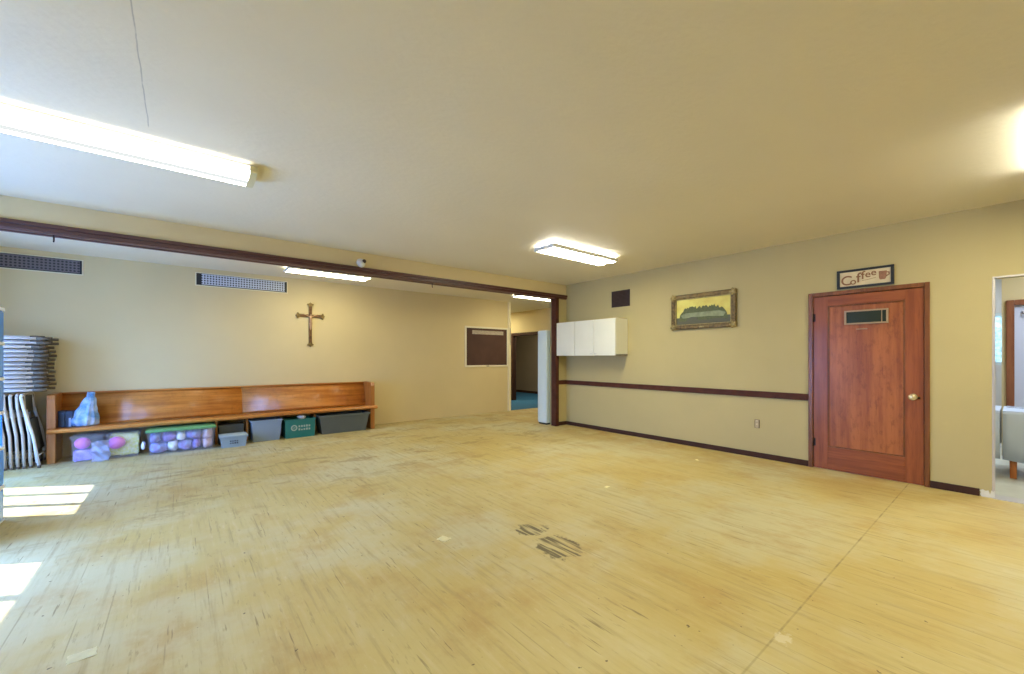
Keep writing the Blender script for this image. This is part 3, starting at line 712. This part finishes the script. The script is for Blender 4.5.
# on the pew
zt = .431
n = thing('navy_box', 'narrow plain navy box nearest the left end of the pew', 'box', (-1.190, 7.745, zt), 'navy boxes on the pew')
MB().box(-.030, .030, -.07, .07, 0, .205, .003).build('body', M['navy'], n)
MB().box(-.030, .030, -.072, .070, .178, .208, .002).build('lid', M['navy'], n)
n = thing('navy_box', 'navy box with a pale blue stripe beside the plastic bag', 'box', (-1.122, 7.735, zt), 'navy boxes on the pew')
MB().box(-.034, .034, -.07, .07, 0, .20, .003).build('body', M['navy'], n)
MB().box(-.004, .018, -.0715, -.0695, .005, .115).build('stripe', M['navy_light'], n)
MB().box(-.035, .035, -.072, .071, .175, .203, .002).build('lid', M['navy'], n)
bg = MB(); rows = [(.0, .125, .085, 0), (.03, .135, .095, 0), (.10, .13, .10, .004), (.18, .105, .085, .014), (.26, .080, .062, .030), (.33, .058, .040, .045), (.38, .040, .024, .055), (.42, .036, .016, .062), (.435, .020, .010, .070)]
rings = []
for (z, a, b, ox) in rows:
    rings.append([bg.bm.verts.new((ox+a*math.cos(2*math.pi*k/28)*(1+.10*math.sin(5*k)), b*math.sin(2*math.pi*k/28)*(1+.12*math.cos(4*k)), z)) for k in range(28)])
for a, b in zip(rings, rings[1:]):
    for k in range(28):
        f = bg.bm.faces.new((a[k], a[(k+1) % 28], b[(k+1) % 28], b[k])); f.smooth = True
bg.bm.faces.new(list(reversed(rings[0]))); bg.bm.faces.new(rings[-1])
bmesh.ops.subdivide_edges(bg.bm, edges=bg.bm.edges[:], cuts=1, use_grid_fill=True)
bg.crumple(.016, 22, 2.0)
for v in bg.bm.verts: v.co.z = max(v.co.z, 0)
t2 = thing('plastic_bag', 'crumpled blue and white plastic bag standing on the pew', 'bag', (-.985, 7.70, zt+.002))
bg.build('body', M['bag_blue'], t2)
MB().tube([(.055, -.01, .41), (.03, -.03, .44), (.035, -.04, .33), (.07, -.035, .28)], .010, 8, flat=.4).build('handle', M['bag_blue'], t2)

# ------------------------------------------------------------------ tubs below the pew
def tote(name, label, cat, x0, x1, yf, h, m, depth=.40, inset=.02, lid=None, lidm=None, group='tubs stored below the pew', lidh=.03):
    cx = (x0+x1)/2; w = (x1-x0)/2
    t = thing(name, label, cat, (cx, yf+depth/2, 0.001), group)
    b = MB().open_tub(-w+.012, w-.012, -depth/2+.012, depth/2-.012, 0, h-(lidh*.5 if lid else 0), inset).build('body', m, t)
    if lid:
        MB().box(-w, w, -depth/2, depth/2, h-lidh, h, .006).box(-w+.03, w-.03, -depth/2+.03, depth/2-.03, h, h+.006, .003).build('lid', lidm, t)
    return t
ta = tote('clear_tote', 'clear plastic tub holding a pink ball, leftmost below the pew', 'tub', -1.085, -.775, 7.42, .335, M['clear'], .36, .012, True, M['clear'])
tb_ = tote('clear_tote', 'clear plastic tub of lime shreds with a big pink egg', 'tub', -.765, -.425, 7.40, .335, M['clear'], .36, .012, True, M['clear'])
def solo(name, label, cat, mb, m, loc, group=None):
    return tag(mb.build(name, m, None, loc), label, cat, group)
solo('toy_ball', 'pink ball inside the leftmost clear tub', 'ball', MB().ball((0, 0, 0), .075, .075, .075), M['pink'], (-.985, 7.535, .225))
cl = MB().box(-.10, .10, -.07, .07, 0, .135, .02, 3); bmesh.ops.subdivide_edges(cl.bm, edges=cl.bm.edges[:], cuts=2, use_grid_fill=True)
solo('folded_cloth', 'violet cloth below the pink ball in the clear tub', 'cloth', cl.crumple(.010, 25), M['violet'], (-.96, 7.535, .012))
gr = MB().box(-.142, .142, -.02, .135, 0, .29, .02, 3); bmesh.ops.subdivide_edges(gr.bm, edges=gr.bm.edges[:], cuts=4, use_grid_fill=True)
o = solo('shredded_filler', 'lime and cream shredded filler in the tub with the pink egg', 'filler', gr.crumple(.018, 40), M['lime'], (-.595, 7.585, .012)); o['kind'] = 'stuff'
eg = MB().lathe([(.001, -.085)]+[(.082*math.sin(math.pi*i/16)*(1+.10*math.cos(math.pi*i/16)), -.085*math.cos(math.pi*i/16)) for i in range(1, 16)]+[(.001, .085)], (0, 0, 0), 'X', 24)
eg2 = eg.build('plastic_egg', M['pink'], None, (-.665, 7.513, .195)); tag(eg2, 'large shiny pink egg in front of the lime shreds', 'egg')
fb = MB(); nu, nv = 10, 14
grid = [[fb.bm.verts.new((-.085+.17*i/nu, -.012*math.sin(i*1.3+j)-.012*math.cos(j*.9), .262*j/nv)) for i in range(nu+1)] for j in range(nv+1)]
for j in range(nv):
    for i in range(nu):
        f = fb.bm.faces.new((grid[j][i], grid[j][i+1], grid[j+1][i+1], grid[j+1][i])); f.smooth = True
bmesh.ops.solidify(fb.bm, geom=fb.bm.faces[:], thickness=.02)
fb.crumple(.014, 20, 5.)
for v in fb.bm.verts: v.co.z = max(v.co.z, 0)
solo('plastic_film_bag', 'crumpled clear plastic bag propped between the two leftmost tubs', 'bag', fb, M['clear_bag'], (-.80, 7.345, .002))
td = tote('clear_tote', 'long clear tub with a green lid, filled with blue and violet cloth', 'tub', -.375, .395, 7.33, .335, M['clear'], .42, .025, True, M['green_lid'])
rr = random.Random(11)
kinds = ['fabric_mix', 'cloth_white', 'fabric_mix', 'violet', 'cloth_pink', 'fabric_mix', 'violet', 'cloth_white', 'fabric_mix', 'cloth_pink']
words_ = ['blue cloth bundle at the left foot of the green-lidded tub', 'white cloth bundle second along the foot of the green-lidded tub', 'blue cloth bundle at the middle of the foot of the green-lidded tub', 'violet cloth bundle fourth along the foot of the green-lidded tub', 'pink cloth bundle at the right foot of the green-lidded tub',
          'blue cloth bundle at the upper left of the green-lidded tub', 'violet cloth bundle near the upper left of the green-lidded tub', 'white cloth bundle at the upper middle of the green-lidded tub', 'blue cloth bundle near the upper right of the green-lidded tub', 'pink cloth bundle at the upper right of the green-lidded tub']
widths = [[.19, .115, .165, .105, .135], [.115, .175, .10, .19, .13]]
for i in range(10):
    row = i//5; wq = widths[row][i % 5]; xq = -.345+sum(widths[row][:i % 5])+wq/2
    c = MB().ball((0, 0, 0), wq*.62, .16, .086, 20, 14).crumple(.034, 14, i*3.1)
    for v in c.bm.verts:
        v.co.x = max(-wq/2, min(wq/2, v.co.x)); v.co.z = max(-.070, min(.070, v.co.z)); v.co.y = max(-.16, min(.16, v.co.y))
    for v in c.bm.verts: v.co.z += .05*v.co.x*(1 if i % 2 else -1)
    solo('cloth_bundle', words_[i], 'cloth', c, M[kinds[i]], (xq*.97, 7.535, .085+row*.142), 'cloth bundles in the green-lidded tub')
cw = MB().ball((0, 0, 0), .020, .055, .055, 16, 12).crumple(.010, 26, 4.0)
solo('crumpled_bag', 'small crumpled white bag between the lime tub and the green-lidded tub', 'bag', cw, M['cloth_white'], (-.402, 7.47, .13))
def glyphs(parent, x0, x1, y, z, m, n, h):
    g_ = MB(); r2 = random.Random(n)
    for row in range(2):
        for i in range(n):
            xx = x0+(x1-x0)*i/n; zz = z-row*h*1.5
            g_.box(xx, xx+(x1-x0)/n*.65, y-.002, y+.002, zz, zz+h*(.6+.4*r2.random()))
    return g_.build('printing', m, parent)
tt = tote('lidded_tub', 'small slate-blue lidded tub in front of a dark box', 'tub', .43, .78, 7.26, .175, M['tub'], .27, .018, True, M['tub_lid'], lidh=.025)
glyphs(tt, -.05, .06, -.118, .085, M['ink'], 4, .022)
bx = thing('storage_box', 'dark olive box behind the small slate-blue tub', 'box', (.60, 7.74, 0), 'tubs stored below the pew')
MB().box(-.158, .158, -.12, .12, 0, .28, .006).build('body', M['olive_box'], bx)
MB().box(-.164, .164, -.126, .126, .265, .29, .004).build('lid', M['olive_box'], bx)
tote('storage_tote', 'blue-grey open tub between the small lidded tub and the teal crate', 'tub', .835, 1.275, 7.46, .335, M['tote_grey'], .40, .03)
tc_ = tote('storage_crate', 'deep teal crate with pale printing on its front', 'crate', 1.30, 1.775, 7.47, .305, M['crate'], .38, .008)
rg = MB()
for k in range(20):
    a = 2*math.pi*k/20; a2 = 2*math.pi*(k+1)/20
    rg.prism([(-.095+.048*math.cos(a), .165+.048*math.sin(a)), (-.095+.048*math.cos(a2), .165+.048*math.sin(a2)), (-.095+.030*math.cos(a2), .165+.030*math.sin(a2)), (-.095+.030*math.cos(a), .165+.030*math.sin(a))], 'Y', -.180, -.170)
rg.box(-.115, -.075, -.18, -.17, .160, .170)
rg.build('emblem', M['print'], tc_)
glyphs(tc_, -.03, .16, -.176, .17, M['print'], 5, .035)
tp = MB().ball((0, 0, 0), .07, .05, .03, 14, 10).crumple(.015, 25, 1.0)
solo('crumpled_paper', 'crumpled white paper on top of the teal crate', 'paper', tp, M['cloth_white'], (1.58, 7.62, .322))
tp2 = MB().open_tub(-.41, .43, -.19, .19, 0, .325, .05, .008, .014, .03)
tt = thing('storage_tote', 'large slate-grey open tub at the right end below the pew', 'tub', (2.242, 7.65, .001), 'tubs stored below the pew')
tp2.build('body', M['tote_dark'], tt)

# ------------------------------------------------------------------ folding chairs
def folding_chair(mt, flat=False):
    t = thing('folding_chair', '', 'chair', (0, 0, 0))
    fl = [(0, .86), (.012, .72), (.034, .56), (.060, .40), (.085, .015)] if not flat else [(0, .86), (.002, .50), (.004, .10)]
    rl = [(.022, .70), (.040, .50), (.058, .36), (.068, .045)] if not flat else [(.019, .72), (.020, .4), (.021, .16)]
    r1, r2 = (.0145, .0125) if not flat else (.0145, .0115)
    for s in (-1, 1):
        l = MB().tube([(x, s*.21, z) for x, z in fl], r1, 8).build('front_leg', mt, t)
        x, z = fl[-1]; MB().tube([(x, s*.21, z+.015), (x, s*.21, z-.015 if not flat else .0)], r1+.003, 8).build('foot_cap', M['rubber'], l)
        l = MB().tube([(x, s*.185, z) for x, z in rl], r2, 8).build('rear_leg', mt, t)
        x, z = rl[-1]; MB().tube([(x, s*.185, z+.01), (x, s*.185, z-.025 if not flat else .05)], r2+.003, 8).build('foot_cap', M['rubber'], l)
    MB().tube([(0, -.21, .86), (-.001, -.17, .882), (-.001, 0, .888), (-.001, .17, .882), (0, .21, .86)], r1, 8).build('top_bar', mt, t)
    MB().box(-.002, .010, -.19, .19, .66, .86, .004).build('backrest', M['chair_pan'] if flat else M['chair_pad'], t)
    if flat: MB().box(.013, .028, -.17, .17, .22, .60, .004).build('seat', M['chair_pan'], t)
    else: MB().prism([(.024, .58), (.060, .20), (.074, .20), (.042, .58)], 'Y', -.17, .17).build('seat', M['chair_pad'], t)
    MB().tube([(fl[-1][0]-.008 if not flat else .012, -.205, .14), (fl[-1][0]-.008 if not flat else .012, .205, .14)], .008, 8).build('stretcher', mt, t)
    return t
protos = {k: folding_chair(M[m_], f_) for k, m_, f_ in (('grey', 'chair_metal', False), ('pale', 'chair_light', False), ('flat_grey', 'chair_flat', True), ('flat_pale', 'chair_light', True))}
used = set()
def place(k, loc, rot, label, group):
    o = copy_tree(protos[k]) if k in used else protos[k]; used.add(k)
    o.location = loc; o.rotation_euler = rot; o['label'] = label; o['group'] = group
    return o
ordn = ['first', 'second', 'third', 'fourth', 'fifth', 'sixth', 'seventh', 'eighth', 'ninth', 'tenth', 'eleventh', 'twelfth', 'thirteenth', 'fourteenth']
GS = 'folded chairs standing on edge beside the pew'
xs = [-2.09, -1.99, -1.89, -1.79, -1.690, -1.640, -1.590, -1.540, -1.488]
for i, x in enumerate(xs):
    place('grey', (x, 7.66, 0), (0, R(1.5), 0), 'grey folded chair standing upright, %s from the pew' % ordn[9-i], GS)
place('pale', (-1.408, 7.58, 0), (0, R(-4.0), 0), 'pale grey folded chair standing next to the pew, showing its dark seat', GS)
GF = 'folded chairs piled flat on the standing ones'
N_F = 13
for k in range(N_F):
    pos = N_F-1-k
    lab = 'grey folded chair lying flat, %s' % ('topmost of the pile' if pos == 0 else ('lowest of the pile' if k == 0 else '%s from the top of the pile' % ordn[pos]))
    dx = .03 if k >= N_F-2 else rr.uniform(-.012, .012)
    # feet towards +X, seat side up
    place('flat_pale' if (k >= N_F-4 or k == 0) else 'flat_grey', (-1.275+dx, 7.66+rr.uniform(-.01, .01), .926+k*.0520), (0, R(-90), 0), lab, GF)

# ------------------------------------------------------------------ blue bin rack at the left edge
t = thing('bin_rack', 'tall white rack of blue bins at the left edge', 'rack', (-1.30, 4.81, 0))
zs = [0.0, .276, .594, .879, 1.15, 1.436, 1.713]
for s in (-1, 1):
    MB().box(-.18, .17, s*.37-.010, s*.37+.010, 0, 1.713, .003).build('side_panel', M['rack_white'] if s < 0 else M['bin_blue'], t)
for z in zs:
    MB().box(-.18, .182, -.382, .382, max(0, z-.014), z+.012, .003).build('shelf', M['rack_white'], t)
for i in range(6):
    if i == 2: continue
    b = MB().box(-.15, .178, -.355, .376, zs[i]+.014, zs[i+1]-.018, .012).build('bin', M['bin_teal'] if i == 5 else M['bin_blue'], t)
    MB().box(.176, .186, -.08, .08, zs[i]+.16, zs[i]+.19, .004).build('bin_handle', M['rack_white'], b)

# ------------------------------------------------------------------ kitchen table
def cloth_table(y0, y1, label, clabel, leg):
    t = thing('folding_table', label, 'table', (7.38, (y0+y1)/2, 0), 'tables in the kitchen'); h = (y1-y0)/2
    MB().box(-.36, .36, -h+.01, h-.01, .695, .725, .004).build('tabletop', M['leg_wood'], t)
    for sx in (-.29, .29):
        for sy_ in (-h+.085, h-.075):
            MB().taper(sx-.036, sx+.036, sy_-.034, sy_+.034, 0, .695, .010, .004).build('leg', M['leg_wood'], t)
    c = MB(); n = 40
    def wob(y, k): return .010*math.sin(y*9+k)+.006*math.sin(y*23+k*2)
    prev = None
    for j in range(n+1):
        y = y0+(y1-y0)*j/n
        row = [(7.38-.38+wob(y, 0)*1.6, y, .195+.012*math.sin(y*7)), (7.38-.378+wob(y, 1), y, .5), (7.38-.372, y, .71), (7.38-.362, y, .736), (7.38+.362, y, .736), (7.38+.372, y, .71), (7.38+.385+wob(y, 2), y, .28)]
        vs = [c.bm.verts.new(p) for p in row]
        if prev:
            for a in range(len(vs)-1):
                f = c.bm.faces.new((prev[a], vs[a], vs[a+1], prev[a+1])); f.smooth = a not in (2, 3, 4)
        prev = vs
    co_ = c.build('tablecloth', M['cloth'], None); so_ = co_.modifiers.new('thickness', 'SOLIDIFY'); so_.thickness = .004; so_.offset = 0
    tag(co_, clabel, 'tablecloth', 'white tablecloths in the kitchen')
cloth_table(-1.5, .112, 'wooden table under the front white cloth in the kitchen opening', 'white cloth hanging over the table in the kitchen opening', 0)
cloth_table(.130, 1.6, 'second wooden table half hidden behind the opening edge', 'sliver of white cloth just behind the opening edge', 0)
rn = MB().box(-.10, .10, -.55, .03, 0, .003, .001); bmesh.ops.subdivide_edges(rn.bm, edges=rn.bm.edges[:], cuts=4, use_grid_fill=True)
for v in rn.bm.verts: v.co.z += abs(noise.noise(v.co*14))*.006
solo('table_runner', 'dark blue patterned runner along the far side of the white tablecloth', 'table runner', rn, M['runner'], (7.58, .06, .7395))
# greenery outside the kitchen window
hd = MB().box(11.6, 12.4, -1.0, 3.2, 0, 2.9); bmesh.ops.subdivide_edges(hd.bm, edges=hd.bm.edges[:], cuts=14, use_grid_fill=True)
o = hd.crumple(.16, 3.5).build('hedge_outside', M['hedge']); tag(o, 'green hedge outside the kitchen window', 'hedge')
struct('ground_outside', MB().box(10.7, 14, -4, 5, -.15, -.02), M['hedge'], 'ground outside the kitchen window', 'ground')

# ------------------------------------------------------------------ scraps on the floor
for (x, y, w, h, a, l) in ((1.488, 2.631, .036, .042, 20, 'cream paper scrap in the middle of the floor'), (-.342, 2.605, .046, .036, 5, 'yellowish paper scrap at the lower left of the floor'), (3.383, 2.643, .030, .018, 10, 'cream paper scrap between the tar prints and the chair rail'), (5.18, 2.61, .030, .016, 50, 'small cream paper scrap near the right baseboard')):
    s_ = MB(); n = 6
    g_ = [[s_.bm.verts.new((-w+2*w*i/n+.0015*math.sin(j*2), -h+2*h*j/n+.0015*math.sin(i*2.3), 0.0015+.0015*(math.sin(i*1.1)*math.cos(j*.9))**2)) for i in range(n+1)] for j in range(n+1)]
    for j in range(n):
        for i in range(n): s_.bm.faces.new((g_[j][i], g_[j][i+1], g_[j+1][i+1], g_[j+1][i]))
    bmesh.ops.solidify(s_.bm, geom=s_.bm.faces[:], thickness=.0012)
    o = solo('paper_scrap', l, 'paper', s_, M['scrap'], (x, y, .0005), 'paper scraps on the floor'); o.rotation_euler.z = R(a)

# ------------------------------------------------------------------ light
wd = bpy.data.worlds.new('world'); S.world = wd; wd.use_nodes = True
bgn = wd.node_tree.nodes['Background']; bgn.inputs['Strength'].default_value = 1.0
_N = wd.node_tree.nodes; _L = wd.node_tree.links
_tc = _N.new('ShaderNodeTexCoord'); _sp = _N.new('ShaderNodeSeparateXYZ'); _rp = _N.new('ShaderNodeValToRGB')
_mr = _N.new('ShaderNodeMapRange'); _mr.inputs['From Min'].default_value = -1; _mr.inputs['From Max'].default_value = 1
_L.new(_tc.outputs['Generated'], _sp.inputs[0]); _L.new(_sp.outputs[2], _mr.inputs['Value']); _L.new(_mr.outputs[0], _rp.inputs['Fac'])
_rp.color_ramp.elements[0].position = .47; _rp.color_ramp.elements[0].color = (.15, .33, .82, 1)      # hazy ground light
_rp.color_ramp.elements[1].position = .52; _rp.color_ramp.elements[1].color = (.26, .56, 1.32, 1)      # sky
_bm = _N.new('ShaderNodeVectorMath'); _bm.operation = 'SCALE'; _bm.inputs['Scale'].default_value = 18.0
_L.new(_rp.outputs['Color'], _bm.inputs[0]); _L.new(_bm.outputs[0], bgn.inputs['Color'])
def portal(loc, rot, sx, sy_):
    l = bpy.data.lights.new('daylight_portal', 'AREA'); l.shape = 'RECTANGLE'; l.size = sx; l.size_y = sy_; l.cycles.is_portal = True
    o = bpy.data.objects.new('daylight_portal', l); COL.objects.link(o); o.location = loc; o.rotation_euler = rot
for (a, b, za, zb) in LW: portal((LX-.17, (a+b)/2, (za+zb)/2), (0, R(-90), 0), zb-za, b-a)
portal((10.68, .75, 1.63), (0, R(90), 0), .86, 1.5)
def ceiling_area(loc, sx, sy_, e, col=LAMP):
    l = bpy.data.lights.new('added_fill', 'AREA'); l.shape = 'RECTANGLE'; l.size = sx; l.size_y = sy_; l.energy = e; l.color = col
    o = bpy.data.objects.new('added_fill', l); COL.objects.link(o); o.location = loc
ceiling_area((7.3, -.6, 2.72), 1.2, .35, 40, (.80, .90, 1.0))        # added unseen fill light to brighten the kitchen
ceiling_area((9.4, .9, 2.72), 1.2, .35, 32, (.80, .90, 1.0))          # second added fill light, by the kitchen window
ceiling_area((7.1, 10.4, 2.69), .35, 1.2, 40)        # added fill light for the hall, no fixture
ceiling_area((9.1, 9.2, 2.69), .35, 1.2, 40)         # added fill light beyond the dark doorway, no fixture
sun = bpy.data.lights.new('sun', 'SUN'); sun.energy = 15; sun.angle = R(.6); sun.color = (1, 1, 1)
so = bpy.data.objects.new('sun', sun); COL.objects.link(so)
el = R(47.0); d = Vector((.855*math.cos(el), -.52*math.cos(el), -math.sin(el)))
so.rotation_euler = d.to_track_quat('-Z', 'Y').to_euler(); so.location = (-6, 8, 6)

# ------------------------------------------------------------------ camera
cam = bpy.data.cameras.new('camera'); co = bpy.data.objects.new('camera', cam); COL.objects.link(co)
co.location = (0, 0, 1.32); co.rotation_euler = (R(90), 0, -R(38.93))
cam.sensor_fit = 'HORIZONTAL'; cam.sensor_width = 36; cam.lens = 409.3/1024*36; cam.shift_y = 20.8/1024; cam.clip_start = .02
S.camera = co
S.view_settings.view_transform = 'Standard'; S.view_settings.look = 'None'; S.view_settings.gamma = 1; S.view_settings.use_curve_mapping = False
S.view_settings.exposure = 0.17
